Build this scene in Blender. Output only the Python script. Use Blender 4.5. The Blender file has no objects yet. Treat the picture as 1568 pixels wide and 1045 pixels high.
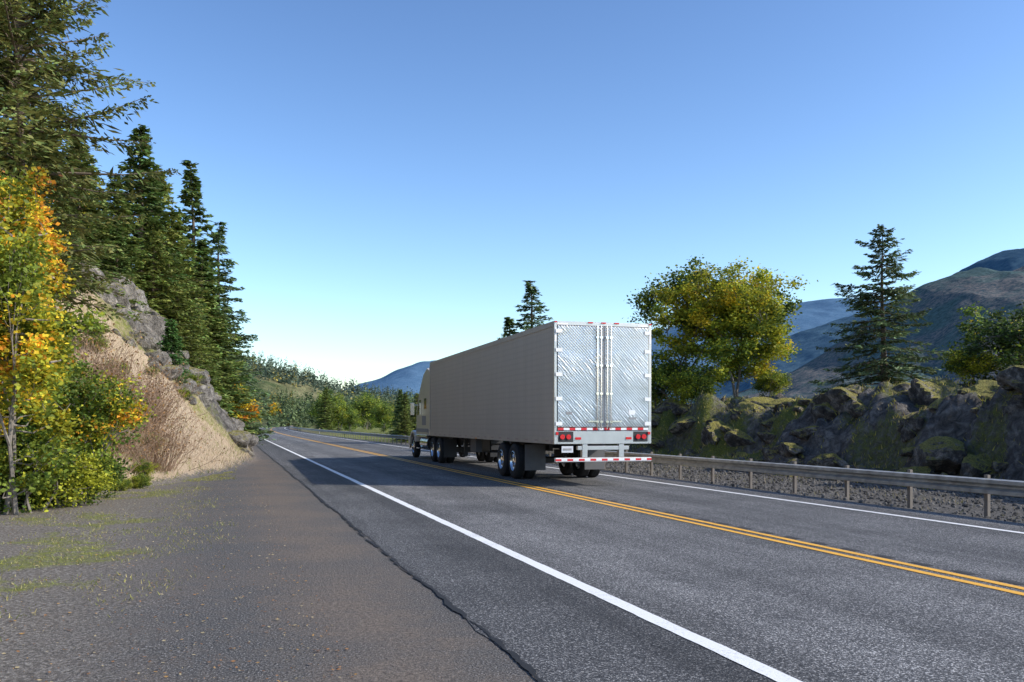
import bpy, math, random
import numpy as np
from mathutils import Vector
S=bpy.context.scene
rng=np.random.default_rng(7)
TH=math.radians(17.2); U=(-math.sin(TH),math.cos(TH)); N=(math.cos(TH),math.sin(TH))
# ---------------------------------------------------------------- helpers
def cshift(t):
    t=np.asarray(t,float); a=np.clip(t-100,0,500); return .00015*a*a+np.clip(t-600,0,None)*.15
def pos(o,t):
    l=np.asarray(o,float)+cshift(t); t=np.asarray(t,float)
    return U[0]*t+N[0]*l, U[1]*t+N[1]*l
def inv(x,y):
    t=U[0]*x+U[1]*y; l=N[0]*x+N[1]*y
    return l-cshift(t), t
def vn(x,y,seed=0):
    x=np.asarray(x,float); y=np.asarray(y,float)
    xi=np.floor(x).astype(np.int64); yi=np.floor(y).astype(np.int64); fx=x-xi; fy=y-yi
    fx=fx*fx*(3-2*fx); fy=fy*fy*(3-2*fy)
    def h(a,b):
        n=(a*374761393+b*668265263+seed*144269504)&0xffffffff
        n=((n^(n>>13))*1274126177)&0xffffffff
        n=n^(n>>16); return n/4294967295.0
    return (h(xi,yi)*(1-fx)+h(xi+1,yi)*fx)*(1-fy)+(h(xi,yi+1)*(1-fx)+h(xi+1,yi+1)*fx)*fy
def fbm(x,y,seed=0,oct=4):
    s=0;a=.5;tot=0
    for i in range(oct):
        s=s+a*vn(x*2**i+i*17.3,y*2**i-i*9.1,seed+i); tot+=a; a*=.5
    return s/tot
def sm(x): x=np.clip(x,0,1); return x*x*(3-2*x)
def link(ob): S.collection.objects.link(ob); return ob
def npmesh(name,V,F,mats=(),mi=None,col=None,uv=None,smooth=False):
    V=np.asarray(V,np.float32); F=np.asarray(F,np.int32); n=len(F); k=F.shape[1]
    me=bpy.data.meshes.new(name)
    me.vertices.add(len(V)); me.vertices.foreach_set('co',V.ravel())
    me.loops.add(n*k); me.loops.foreach_set('vertex_index',F.ravel())
    me.polygons.add(n); me.polygons.foreach_set('loop_start',np.arange(0,n*k,k,dtype=np.int32))
    for m in mats: me.materials.append(m)
    if mi is not None: me.polygons.foreach_set('material_index',np.asarray(mi,np.int32))
    me.polygons.foreach_set('use_smooth',np.full(n,smooth,bool))
    me.update(calc_edges=True)
    if col is not None:
        a=me.color_attributes.new('Col','FLOAT_COLOR','POINT')
        c=np.ones((len(V),4),np.float32); c[:,:3]=col; a.data.foreach_set('color',c.ravel())
    if uv is not None:
        l=me.uv_layers.new(name='UVMap'); l.data.foreach_set('uv',np.asarray(uv,np.float32)[F.ravel()].ravel())
    me.validate()
    return me
def obj(name,me,loc=(0,0,0)):
    o=bpy.data.objects.new(name,me); o.location=loc; return link(o)
# ---------------------------------------------------------------- materials
class NT:
    def __init__(s,name):
        s.m=bpy.data.materials.new(name); s.m.use_nodes=True; s.t=s.m.node_tree
        s.b=s.t.nodes['Principled BSDF']; s.out=s.t.nodes['Material Output']
    def n(s,ty,**k):
        x=s.t.nodes.new(ty)
        for a,b in k.items(): setattr(x,a,b)
        return x
    def l(s,a,b): s.t.links.new(a,b)
    def noise(s,scale,detail=3,vec=None,rough=.5,dist=0):
        x=s.t.nodes.new('ShaderNodeTexNoise'); x.inputs['Scale'].default_value=scale; x.inputs['Detail'].default_value=detail
        x.inputs['Roughness'].default_value=rough; x.inputs['Distortion'].default_value=dist
        if vec is None: vec=s.pos()
        s.l(vec,x.inputs['Vector']); return x.outputs['Fac']
    def pos(s):
        if not hasattr(s,'_p'): s._p=s.t.nodes.new('ShaderNodeTexCoord').outputs['Object']
        return s._p
    def ramp(s,fac,stops):
        x=s.t.nodes.new('ShaderNodeValToRGB'); e=x.color_ramp.elements
        while len(e)<len(stops): e.new(.5)
        for q,(p,c) in zip(e,stops):
            q.position=p; q.color=(c,c,c,1) if not hasattr(c,'__len__') else (*c,1)
        s.l(fac,x.inputs['Fac']); return x.outputs['Color']
    def mix(s,fac,a,b,mode='MIX'):
        x=s.t.nodes.new('ShaderNodeMix'); x.data_type='RGBA'; x.blend_type=mode
        for i,v in ((0,fac),(6,a),(7,b)):
            if hasattr(v,'is_linked'): s.l(v,x.inputs[i])
            elif i==0: x.inputs[0].default_value=v
            else: x.inputs[i].default_value=(*v,1) if len(v)==3 else v
        return x.outputs[2]
    def math(s,op,a,b=0.,c=None,clamp=False):
        x=s.t.nodes.new('ShaderNodeMath'); x.operation=op; x.use_clamp=clamp
        for i,v in enumerate((a,b) if c is None else (a,b,c)):
            if hasattr(v,'is_linked'): s.l(v,x.inputs[i])
            else: x.inputs[i].default_value=v
        return x.outputs[0]
    def bump(s,h,strength=.5,dist=.02):
        x=s.t.nodes.new('ShaderNodeBump'); x.inputs['Strength'].default_value=strength; x.inputs['Distance'].default_value=dist
        s.l(h,x.inputs['Height']); s.l(x.outputs[0],s.b.inputs['Normal']); return x
    def col(s,c):
        if hasattr(c,'is_linked'): s.l(c,s.b.inputs['Base Color'])
        else: s.b.inputs['Base Color'].default_value=(*c,1)
def simple(name,c,rough=.5,metal=0,var=.15,scale=8,bump=0):
    m=NT(name); f=m.noise(scale,4)
    m.col(m.mix(f,tuple(x*(1-var) for x in c),tuple(min(1,x*(1+var)) for x in c)))
    m.b.inputs['Roughness'].default_value=rough; m.b.inputs['Metallic'].default_value=metal
    if bump: m.bump(f,bump,.01)
    return m.m
def leafmat(name,trans=.3,rough=.6):
    m=NT(name); a=m.n('ShaderNodeAttribute',attribute_name='Col')
    m.col(a.outputs['Color']); m.b.inputs['Roughness'].default_value=rough
    m.b.inputs['Specular IOR Level'].default_value=.25
    tr=m.n('ShaderNodeBsdfTranslucent'); m.l(a.outputs['Color'],tr.inputs['Color'])
    mx=m.n('ShaderNodeMixShader'); mx.inputs[0].default_value=trans
    m.l(m.b.outputs[0],mx.inputs[1]); m.l(tr.outputs[0],mx.inputs[2]); m.l(mx.outputs[0],m.out.inputs['Surface'])
    return m.m
M_leaf=leafmat('foliage_leaf',.38); M_needle=leafmat('foliage_needle',.22); M_grass=leafmat('grass_blades',.25)
M_bark=simple('bark',(.13,.10,.075),.9,0,.4,6,.4)
M_barkg=simple('bark_grey',(.20,.175,.15),.9,0,.3,6,.4)
M_twig=simple('twig',(.30,.20,.13),.9,0,.3,5)
# ---------------------------------------------------------------- height
def foot(t): return np.interp(t,[-20,5,14,19,26,32,40,52,60,75,100,200,400,600],[-6,-5.5,-5,-4.2,-1.6,0,1.0,1.2,0.2,-2.5,-4,-4,-3,-3])
def height(o,t,fine=True):
    o=np.asarray(o,float);t=np.asarray(t,float)
    d=np.clip(foot(t)-o,0,None)
    sl=np.interp(t,[0,25,33,42,60,75,100],[.5,.6,.8,1.5,1.4,.8,.6])
    cap=np.interp(t,[0,20,40,60,80,150,300],[5,6,7.2,7.2,5,3,1.2])
    z=cap*np.tanh(sl*d/cap)+.22*np.clip(d-6,0,60)*np.interp(t,[90,250],[1,.2])
    z+=sm(d/3)*(fbm(o*.35,t*.35,3)-.5)*1.8
    rk=sm(d/.8)*sm((t-34)/8)*(1-sm((d-7)/4))
    z+=rk*(np.abs(fbm(o*.9,t*.9,11)-.5)*2.4-.3)
    z+=sm(d/1.5)*(fbm(o*1.7,t*1.7,5)-.5)*.4
    z+=(fbm(o*.8,t*.8,9)-.5)*.05*sm((.2-o)/2)
    e=o-20.0
    hb=np.interp(t,[-10,5,20,40,52,70,100,200],[2.5,2.7,2.7,2.9,2.4,1.2,.5,.3])
    z+=-.30*sm((o-12.15)/1.0)*(o>12)
    en=e+(fbm(o*.3,t*.3,21)-.5)*3
    z+=hb*sm(en/3.0)
    rm=sm((e+1)/1.5)*(1-sm((e-9)/6))*(1-sm((t-60)/30))
    z+=rm*(np.abs(fbm(o*.5,t*.5,31)-.5)*3.2-.45)+rm*(fbm(o*1.6,t*1.6,33)-.5)*.8
    z+=-sm((o-38)/120)*22
    return z
def gz(x,y):
    o,t=inv(x,y); return float(height(np.array([o]),np.array([t]))[0])
def axis(a,b,step,lo,hi,g=1.12):
    v=list(np.arange(a,b,step)); s=step; x=v[-1]
    while x<hi: s*=g; x+=s; v.append(x)
    s=step; x=v[0]
    while x>lo: s*=g; x-=s; v.insert(0,x)
    return np.array(v)
oa=axis(-24,38,.24,-9000,9000); ta=axis(3,70,.26,-60,9000,1.07)
O,T=np.meshgrid(oa,ta); X,Y=pos(O,T); Z=height(O,T)
nr,nc=O.shape
idx=np.arange(nr*nc).reshape(nr,nc)
F=np.stack([idx[:-1,:-1],idx[:-1,1:],idx[1:,1:],idx[1:,:-1]],-1).reshape(-1,4)
d=foot(T)-O
n1=fbm(O*.6,T*.6,41); n2=fbm(O*.25,T*.25,43); n3=fbm(O*1.9,T*1.3,47)
dry=sm((d+.3)/.8)
green=sm((-.5-O+(n1-.5)*3.4)/1.6)*sm((T-7.8+(n1-.5)*3)/2.5)*(1-sm((T-38)/8))*(1-.85*dry)*sm((n1-.34)/.22)*sm((n3-.33)/.25)
green=np.clip(green,0,1)*.8
hillgreen=dry*sm((n2-.47)*6)*.75
rock=sm((T-37)/5)*sm(d/.6)*(1-sm((d-5.5+(n1-.5)*4)/2))*(1-sm((T-70)/20))
e=O-20.0
eb=sm((e+1.2)/1.5)
rockR=eb*(1-sm((T-75)/20)); mossR=eb*np.clip(sm((n1-.44)*5)*.75+sm((T-31)/6)*.65*(1-sm((e-4)/3)),0,1)
farg=np.clip(sm((-O-20)/10)+sm((O-30)/10)+sm((T-70)/30)*((O<-1)|(O>14)),0,1)
R=np.clip(np.maximum(rock,rockR),0,1)*(1-.9*farg); G=np.clip(np.maximum(green+hillgreen,np.maximum(mossR,farg)),0,1); B=np.clip(dry+0*O,0,1)
g=NT('ground_terrain')
uvn=g.n('ShaderNodeUVMap'); sep=g.n('ShaderNodeSeparateXYZ'); g.l(uvn.outputs[0],sep.inputs[0])
at=g.n('ShaderNodeAttribute',attribute_name='Col'); sc=g.n('ShaderNodeSeparateColor'); g.l(at.outputs['Color'],sc.inputs[0])
p=g.pos(); nf=g.noise(60,2,rough=.8); nm=g.noise(6,5); nl=g.noise(.7,5); ng=g.noise(25,4,rough=.7)
old=g.ramp(nf,[(.33,(.024,.024,.024)),(.48,(.078,.075,.072)),(.59,(.138,.133,.126)),(.70,(.46,.44,.42))])
dirt=g.ramp(ng,[(.3,(.07,.055,.044)),(.7,(.25,.205,.165))])
dm=g.ramp(g.math('ADD',g.math('MULTIPLY',nl,.6),g.math('MULTIPLY',nm,.4)),[(.44,0),(.60,1)])
band=g.math('SUBTRACT',1.,g.math('ABSOLUTE',g.math('MULTIPLY',g.math('SUBTRACT',sep.outputs[0],1.05),1.1)),clamp=True)
dm2=g.math('ADD',g.math('MULTIPLY',dm,.5),g.math('MULTIPLY',band,g.math('MULTIPLY',nl,1.4)),clamp=True)
base=g.mix(g.math('MULTIPLY',dm2,.85),old,dirt)
grav=g.ramp(g.noise(28,3,rough=.8),[(.3,(.02,.019,.018)),(.48,(.075,.07,.063)),(.6,(.17,.16,.145)),(.75,(.42,.40,.37))])
gm=g.math('MULTIPLY',g.math('SUBTRACT',sep.outputs[0],11.9),3.,clamp=True)
base=g.mix(gm,base,grav)
gl=g.math('MULTIPLY',g.math('SUBTRACT',g.math('MULTIPLY',g.math('SUBTRACT',.3,sep.outputs[0]),.42),g.math('MULTIPLY',nm,.6)),1.8,clamp=True)
base=g.mix(g.math('MULTIPLY',gl,.8),base,g.ramp(ng,[(.3,(.055,.046,.036)),(.5,(.155,.135,.11)),(.68,(.42,.385,.33))]))
dryc=g.ramp(ng,[(.25,(.17,.12,.075)),(.5,(.36,.28,.19)),(.75,(.55,.45,.33))])
grn=g.ramp(ng,[(.25,(.05,.058,.014)),(.5,(.15,.165,.035)),(.75,(.32,.32,.08))])
rckn=g.noise(3.2,8,rough=.72,dist=.5)
rck=g.ramp(rckn,[(.3,(.03,.028,.026)),(.5,(.13,.12,.108)),(.7,(.32,.30,.27))])
def thr(ch,off=.5,w=4.):
    return g.math('ADD',g.math('MULTIPLY',g.math('SUBTRACT',g.math('ADD',ch,g.math('MULTIPLY',g.math('SUBTRACT',g.math('ADD',g.math('MULTIPLY',nm,.6),g.math('MULTIPLY',ng,.4)),.5),1.6)),off),w),.0,clamp=True)
c=g.mix(thr(sc.outputs[2]),base,dryc)
c=g.mix(thr(sc.outputs[0]),c,rck)
c=g.mix(thr(sc.outputs[1],.52,2.2),c,grn)
g.col(c); g.b.inputs['Roughness'].default_value=.95; g.b.inputs['Specular IOR Level'].default_value=.2
hh=g.math('ADD',g.math('MULTIPLY',nf,.35),g.math('ADD',g.math('MULTIPLY',ng,.6),g.math('MULTIPLY',g.math('MULTIPLY',rckn,sc.outputs[0]),12.)))
g.bump(hh,.9,.03)
me=npmesh('ground',np.stack([X,Y,Z],-1).reshape(-1,3),F,[g.m],col=np.stack([R,G,B],-1).reshape(-1,3),uv=np.stack([O,T],-1).reshape(-1,2),smooth=True)
obj('ground',me)
# ---------------------------------------------------------------- road
def strip(name,o0,o1,t0,t1,z,mat,step=1.,jit=0,jstep=None,seed=1,nacross=1,jf=2.2):
    t=np.concatenate([np.arange(t0,min(t1,60),jstep or step),np.arange(min(t1,60),t1+4,4.)]) if t1>60 else np.arange(t0,t1,jstep or step)
    cols=[]
    for k in range(nacross+1):
        f=k/nacross; oo=o0+(o1-o0)*f+np.zeros_like(t)
        if jit and k in(0,nacross): oo+= (fbm(t*jf,t*0+k*5,seed+k,5)-.5)*jit
        if jit: oo+=(fbm(t*.5,t*0,seed+9,3)-.5)*jit*1.2
        cols.append(oo)
    Oo=np.stack(cols,1); Tt=np.repeat(t[:,None],nacross+1,1); x,y=pos(Oo,Tt)
    i=np.arange(Oo.size).reshape(Oo.shape)
    Fq=np.stack([i[:-1,:-1],i[:-1,1:],i[1:,1:],i[1:,:-1]],-1).reshape(-1,4)
    return obj(name,npmesh(name,np.stack([x,y,np.full(x.shape,z)],-1).reshape(-1,3),Fq,[mat],uv=np.stack([Oo,Tt],-1).reshape(-1,2)))
a=NT('asphalt'); uvn=a.n('ShaderNodeUVMap'); sp=a.n('ShaderNodeSeparateXYZ'); a.l(uvn.outputs[0],sp.inputs[0])
nf=a.noise(62,2,rough=.8); nl=a.noise(.5,5,rough=.6); 
mp=a.n('ShaderNodeMapping'); mp.inputs['Scale'].default_value=(2.6,.14,1); a.l(uvn.outputs[0],mp.inputs[0])
ns=a.noise(1.,5,vec=mp.outputs[0],rough=.6)
sp_c=a.ramp(nf,[(.31,(.015,.015,.0155)),(.46,(.060,.060,.061)),(.57,(.122,.121,.121)),(.67,(.54,.53,.51))])
wt=a.math('MULTIPLY_ADD',a.math('COSINE',a.math('MULTIPLY',a.math('SUBTRACT',sp.outputs[0],4.15),2*math.pi/1.95)),.14,.97)
shd=a.math('MULTIPLY_ADD',a.math('MULTIPLY',a.math('SUBTRACT',sp.outputs[0],3.25),8.,clamp=True),.38,.62)
shr=a.math('MULTIPLY_ADD',a.math('MULTIPLY',a.math('SUBTRACT',sp.outputs[0],7.2),8.,clamp=True),-.15,1.)
v=a.math('MULTIPLY',a.math('MULTIPLY',a.math('MULTIPLY',wt,shd),shr),a.math('MULTIPLY_ADD',a.math('ADD',a.math('MULTIPLY',nl,.5),a.math('MULTIPLY',ns,.5)),2.6,-.24))
cc=a.n('ShaderNodeCombineXYZ'); [a.l(v,cc.inputs[i]) for i in range(3)]
a.col(a.mix(1.,sp_c,cc.outputs[0],'MULTIPLY')); a.b.inputs['Roughness'].default_value=.82; a.b.inputs['Specular IOR Level'].default_value=.35
a.bump(nf,.8,.013)
strip('road',1.85,12.0,-30,1500,.006,a.m,jit=.07,jstep=.1,nacross=6)
def paint(name,c,wear):
    m=NT(name); f=m.noise(45,3,rough=.8); w=m.noise(1.5,3)
    k=m.ramp(m.math('ADD',m.math('MULTIPLY',f,.7),m.math('MULTIPLY',w,.3)),[(wear-.05,0),(wear+.05,1)])
    m.col(m.mix(k,tuple(x*.35+.03 for x in c),c)); m.b.inputs['Roughness'].default_value=.6; m.bump(f,.4,.01); return m.m
PW=paint('paint_white',(.80,.80,.78),.39); PY=paint('paint_yellow',(.80,.41,.03),.39)
strip('road_edge_line',3.22,3.37,-30,1200,.011,PW,jit=.016,jstep=.06,jf=6)
strip('road_edge_line',10.9,11.03,-30,1200,.011,PW,jit=.016,jstep=.06,jf=6)
strip('road_center_line',7.0,7.11,-30,1200,.011,PY,jit=.016,jstep=.06,jf=6)
strip('road_center_line',7.24,7.35,-30,1200,.011,PY,jit=.016,jstep=.06,jf=6)
M_tar=simple('tar_seam',(.012,.012,.012),.8)
strip('road_seam',1.82,1.855,-30,400,.0105,M_tar,jit=.085,jstep=.02,seed=5,jf=5)
V=[];Fq=[]
for i,t in enumerate(np.arange(4,110,.62)):
    for oo in (7.42,):
        q=[(oo,t),(oo+.1,t),(oo+.1,t+.3),(oo,t+.3)]
        b=len(V)
        for (o_,t_) in q:
            x,y=pos(o_,t_); V.append((float(x),float(y),.0105))
        Fq.append((b,b+1,b+2,b+3))
obj('rumble_strip',npmesh('rumble_strip',V,Fq,[simple('rumble_dark',(.03,.03,.03),.9)]))
# ---------------------------------------------------------------- generic geometry
def tubes(P0,P1,R0,R1,k=5):
    P0=np.asarray(P0,float);P1=np.asarray(P1,float);R0=np.asarray(R0,float);R1=np.asarray(R1,float)
    D=P1-P0; L=np.linalg.norm(D,axis=1,keepdims=True)+1e-9; D=D/L
    A=np.where(np.abs(D[:,2:3])<.9,np.array([[0,0,1.]]),np.array([[1.,0,0]])); A=np.cross(D,A); A/=np.linalg.norm(A,axis=1,keepdims=True)+1e-9
    Bv=np.cross(D,A); an=np.arange(k)*2*np.pi/k
    ring=A[:,None,:]*np.cos(an)[None,:,None]+Bv[:,None,:]*np.sin(an)[None,:,None]
    V=np.concatenate([P0[:,None,:]+ring*R0[:,None,None],P1[:,None,:]+ring*R1[:,None,None]],1)
    n=len(P0); base=np.arange(n)[:,None]*2*k; i=np.arange(k); j=(i+1)%k
    F=np.stack([base+i,base+j,base+j+k,base+i+k],-1).reshape(-1,4)
    return V.reshape(-1,3),F
def leaves(C,A,Bv):
    C=np.asarray(C);V=np.stack([C-A,C+Bv,C+A,C-Bv],1).reshape(-1,3)
    return V,np.arange(len(C)*4).reshape(-1,4)
def rdir(n,r): 
    v=r.normal(size=(n,3)); return v/np.linalg.norm(v,axis=1,keepdims=True)
def tree_mesh(name,tv,tf,C,A,Bv,col,mats,tcol=(.1,.08,.06)):
    lv,lf=leaves(C,A,Bv)
    V=np.concatenate([tv,lv]); Fa=np.concatenate([tf,lf+len(tv)])
    mi=np.concatenate([np.zeros(len(tf)),np.ones(len(lf))])
    cc=np.concatenate([np.tile(tcol,(len(tv),1)),np.repeat(col,4,0)])
    return npmesh(name,V,Fa,mats,mi=mi,col=cc)
def conifer(name,seed,H=10.,R=2.,nb=200,dens=1.,droop=.35,power=.8,start=.08,base=(.045,.078,.022),width=.05,up=35,leaf=.17,bark=None,gap=0.):
    r=np.random.default_rng(seed)
    P0=[];P1=[];R0=[];R1=[];C=[];A=[];Bv=[];col=[]
    ns=14; hs=np.linspace(0,H,ns+1); wob=np.cumsum(r.normal(0,.02*H/10,(ns+1,2)),0)
    for i in range(ns):
        ra=.016*H*(1-hs[i]/H)+.012; rb=.016*H*(1-hs[i+1]/H)+.008
        P0.append((*wob[i],hs[i]));P1.append((*wob[i+1],hs[i+1]));R0.append(ra);R1.append(rb)
    nw=int(nb/5.5); zs=start*H+(1-start)*H*(np.linspace(0,1,nw)**.9)*.985
    lop=r.uniform(.75,1.2,8)
    for w,z in enumerate(zs):
        f=(z-start*H)/(H-start*H)
        wl=r.uniform(.68,1.15)
        if r.random()<gap: wl*=.5
        a0=r.uniform(0,6.28)
        for b in range(r.integers(4,8)):
            az=a0+b*6.28/6+r.normal(0,.25)
            prof=(1-f)**power*min(1,.6+f*3)
            L=max(.12,R*prof*wl*r.uniform(.6,1.15)*lop[int(az/6.2832*8)%8])
            el=math.radians(up*f-8+r.normal(0,6)); zz=z+r.uniform(-.12,.12)
            wx=np.interp(zz,hs,wob[:,0]);wy=np.interp(zz,hs,wob[:,1])
            dh=np.array([math.cos(az),math.sin(az),0]); sd=np.array([-dh[1],dh[0],0])
            def bp(s): 
                s=np.asarray(s,float)[...,None]
                return np.array([wx,wy,zz])+dh*L*s+np.array([0,0,1.])*L*(math.tan(el)*s-droop*s**1.6+droop*.55*s**4)
            ss=np.linspace(0,1,4); pp=bp(ss)
            for q in range(3):
                P0.append(pp[q]);P1.append(pp[q+1]);k=.012*L+.006;R0.append(k*(1-q/3.3));R1.append(k*(1-(q+1)/3.3))
            nt=max(3,int((4+L*9)*dens)); s=r.uniform(.12,1.02,nt)**.8; base_p=bp(s)
            sg=np.where(r.random(nt)<.5,-1,1.); tl=(.10+.34*L*(1.05-s)*r.uniform(.5,1.1,nt))
            an=np.radians(r.uniform(35,70,nt))
            td=dh*np.cos(an)[:,None]+sd*(np.sin(an)*sg)[:,None]+np.array([0,0,1.])*r.uniform(-.45,.12,nt)[:,None]
            tone=r.uniform(.6,1.45)
            for q in range(3):
                uu=(q+.5)/3
                c_=base_p+td*(tl*uu*1.3)[:,None]+r.normal(0,.03,(nt,3))
                ll=leaf*r.uniform(.6,1.3,nt)*np.clip(tl*2.5,.5,1.2)
                ax=td/np.linalg.norm(td,axis=1,keepdims=True)+r.normal(0,.28,(nt,3))
                bx=np.cross(ax,rdir(nt,r)*.8+np.array([0,0,1.])); bx/=np.linalg.norm(bx,axis=1,keepdims=True)+1e-9
                C.append(c_);A.append(ax*ll[:,None]);Bv.append(bx*(width*r.uniform(.6,1.3,nt))[:,None])
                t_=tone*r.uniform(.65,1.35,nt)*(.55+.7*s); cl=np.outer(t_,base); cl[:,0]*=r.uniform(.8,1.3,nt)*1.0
                col.append(cl)
    tv,tf=tubes(P0,P1,R0,R1,5)
    return tree_mesh(name,tv,tf,np.concatenate(C),np.concatenate(A),np.concatenate(Bv),np.concatenate(col),[bark or M_bark,M_needle])
def decid(name,seed,H,R,nleaf,leaf,pal,start=.25,depth=5,cl=.35,stems=1,bark=None,zpal=None,spread=.75,thick=.02,fill=0,zlo=.12,fw=.6):
    r=np.random.default_rng(seed); P0=[];P1=[];R0=[];R1=[];tips=[];nodes=[]
    def grow(p,dv,L,rad,lev):
        q=p
        for k in range(3):
            dv=dv+r.normal(0,.16,3)+np.array([0,0,.05]); dv/=np.linalg.norm(dv)
            q2=q+dv*L/3; ra=rad*(1-.12*k); P0.append(q);P1.append(q2);R0.append(ra);R1.append(rad*(1-.12*(k+1))); q=q2
            nodes.append(q)
            if lev>=3: tips.append((q,lev))
        if lev>=depth: return
        for c_ in range(r.integers(2,4) if lev<depth-1 else 3):
            nd=dv+rdir(1,r)[0]*spread*r.uniform(.7,1.2); nd[2]+=.1; nd/=np.linalg.norm(nd)
            grow(q,nd,L*r.uniform(.62,.88),rad*.6,lev+1)
    for s_ in range(stems):
        dv=np.array([r.normal(0,.35*(stems>1)+.04),r.normal(0,.35*(stems>1)+.04),1.]); dv/=np.linalg.norm(dv)
        grow(np.array([r.normal(0,.1*(stems>1)),r.normal(0,.1*(stems>1)),0]),dv,H*(start+.02),H*thick,0)
    tp=np.array([t[0] for t in tips]); P0=np.array(P0);P1=np.array(P1);nd_=np.array(nodes)
    sx=R*.9/np.percentile(np.linalg.norm(tp[:,:2]-tp[:,:2].mean(0),axis=1),92); sz=(H-cl*.6)/tp[:,2].max()
    sc_=np.array([sx,sx,sz]); P0*=sc_;P1*=sc_;tp*=sc_;nd_*=sc_
    w=r.random(len(tp))**1.5+.05; w/=w.sum()
    if fill:
        q=rdir(fill,r)*(r.random((fill,1))**.45); rad=.72+.55*fbm(q[:,0]*1.6+7,q[:,2]*1.6+q[:,1],seed+2)[:,None]
        q=q*rad*np.array([R,R,H*(1-zlo)/2]); q[:,2]+=H*(1+zlo)/2; q[:,2]=np.clip(q[:,2],zlo*H*.6,H*1.0)
        dd=((q[:,None,:]-nd_[None])**2*np.array([1,1,1.])).sum(-1)+np.where(nd_[None,:,2]>q[:,None,2],1.,0); ni=dd.argmin(1)
        st=nd_[ni]; mid=(st+q)/2+r.normal(0,.05*R,(fill,3))-np.array([0,0,.04*R])
        P0=np.concatenate([P0,st,mid]);P1=np.concatenate([P1,mid,q]);h_=.0032*H
        R0=R0+[h_]*fill+[h_*.6]*fill; R1=R1+[h_*.6]*fill+[h_*.25]*fill
        wf=r.random(fill)+.15; wf/=wf.sum(); w=np.concatenate([w*(1-fw),wf*fw]); tp=np.concatenate([tp,q])
    pick=r.choice(len(tp),nleaf,p=w/w.sum())
    tone=r.uniform(.6,1.4,len(tp)); 
    C=tp[pick]+r.normal(0,cl*.5,(nleaf,3))*np.array([1,1,.7])
    nn=fbm(C[:,0]*.9+50,C[:,2]*.9+C[:,1]*.7,seed)+r.normal(0,.07,nleaf)
    ws=np.cumsum([p_[0] for p_ in pal]); ws=ws/ws[-1]; rank=np.argsort(np.argsort(nn))/nleaf
    if zpal: rank=np.clip(rank*(1-zpal)+zpal*(C[:,2]/H)+r.normal(0,.05,nleaf),0,.999)
    ci=np.searchsorted(ws,rank); ci=np.clip(ci,0,len(pal)-1)
    cols=np.array([p_[1] for p_ in pal])[ci]*(tone[pick]*r.uniform(.7,1.3,nleaf))[:,None]
    ax=rdir(nleaf,r); ax[:,2]*=.6; bx=np.cross(ax,rdir(nleaf,r)); bx/=np.linalg.norm(bx,axis=1,keepdims=True)+1e-9
    sz_=leaf*r.uniform(.6,1.3,nleaf)[:,None]
    C[:,2]=np.maximum(C[:,2],.03)
    tv,tf=tubes(P0,P1,R0,R1,5)
    return tree_mesh(name,tv,tf,C,ax*sz_,bx*sz_*.6,cols,[bark or M_barkg,M_leaf])
def put(name,me,x,y,top=None,h0=10.,rot=None,wide=1.,sink=.1,H=None,z=None):
    b=gz(x,y)-sink if z is None else z
    s=((top-b)/h0) if top is not None else (H/h0 if H else 1)
    o=obj(name,me,(x,y,b)); o.scale=(s*wide,s*wide,s); o.rotation_euler=(0,0,rot if rot is not None else random.uniform(0,6.28)); return o
random.seed(4)
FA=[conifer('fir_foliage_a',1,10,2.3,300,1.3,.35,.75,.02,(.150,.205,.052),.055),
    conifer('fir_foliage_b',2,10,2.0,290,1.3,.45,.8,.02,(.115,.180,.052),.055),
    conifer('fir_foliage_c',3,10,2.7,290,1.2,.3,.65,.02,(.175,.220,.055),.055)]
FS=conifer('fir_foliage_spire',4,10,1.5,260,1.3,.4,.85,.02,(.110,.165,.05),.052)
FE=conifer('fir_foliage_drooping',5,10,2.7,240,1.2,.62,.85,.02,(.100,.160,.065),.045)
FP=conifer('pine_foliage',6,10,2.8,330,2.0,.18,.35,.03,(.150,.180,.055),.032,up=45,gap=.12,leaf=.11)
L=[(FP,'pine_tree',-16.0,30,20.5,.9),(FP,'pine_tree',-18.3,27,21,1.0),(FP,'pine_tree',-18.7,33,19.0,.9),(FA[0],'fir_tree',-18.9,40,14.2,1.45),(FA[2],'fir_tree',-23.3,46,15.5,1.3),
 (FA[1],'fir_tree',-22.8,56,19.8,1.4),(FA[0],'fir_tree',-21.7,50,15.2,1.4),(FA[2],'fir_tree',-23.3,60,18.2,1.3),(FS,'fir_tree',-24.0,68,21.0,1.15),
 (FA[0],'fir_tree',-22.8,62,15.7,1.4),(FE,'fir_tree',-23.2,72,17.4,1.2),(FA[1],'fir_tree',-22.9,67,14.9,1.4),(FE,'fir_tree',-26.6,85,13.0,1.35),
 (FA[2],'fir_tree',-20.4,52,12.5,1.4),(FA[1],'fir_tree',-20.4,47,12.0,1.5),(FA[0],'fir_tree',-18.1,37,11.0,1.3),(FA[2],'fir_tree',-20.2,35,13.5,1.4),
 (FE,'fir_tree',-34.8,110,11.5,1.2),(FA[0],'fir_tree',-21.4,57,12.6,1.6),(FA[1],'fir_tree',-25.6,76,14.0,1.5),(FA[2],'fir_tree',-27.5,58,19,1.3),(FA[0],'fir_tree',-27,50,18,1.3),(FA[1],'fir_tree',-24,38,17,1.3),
 (FA[0],'fir_tree',-22.0,66,10.8,1.8),(FA[2],'fir_tree',-30.5,95,12,1.3),(FA[2],'fir_tree',-19.6,53.5,9.6,1.9),(FA[0],'fir_tree',-20.6,59,8.8,1.9),(FA[1],'fir_tree',-22.0,49,14.0,1.5),(FA[2],'fir_tree',-25,64,16,1.4)]
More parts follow.
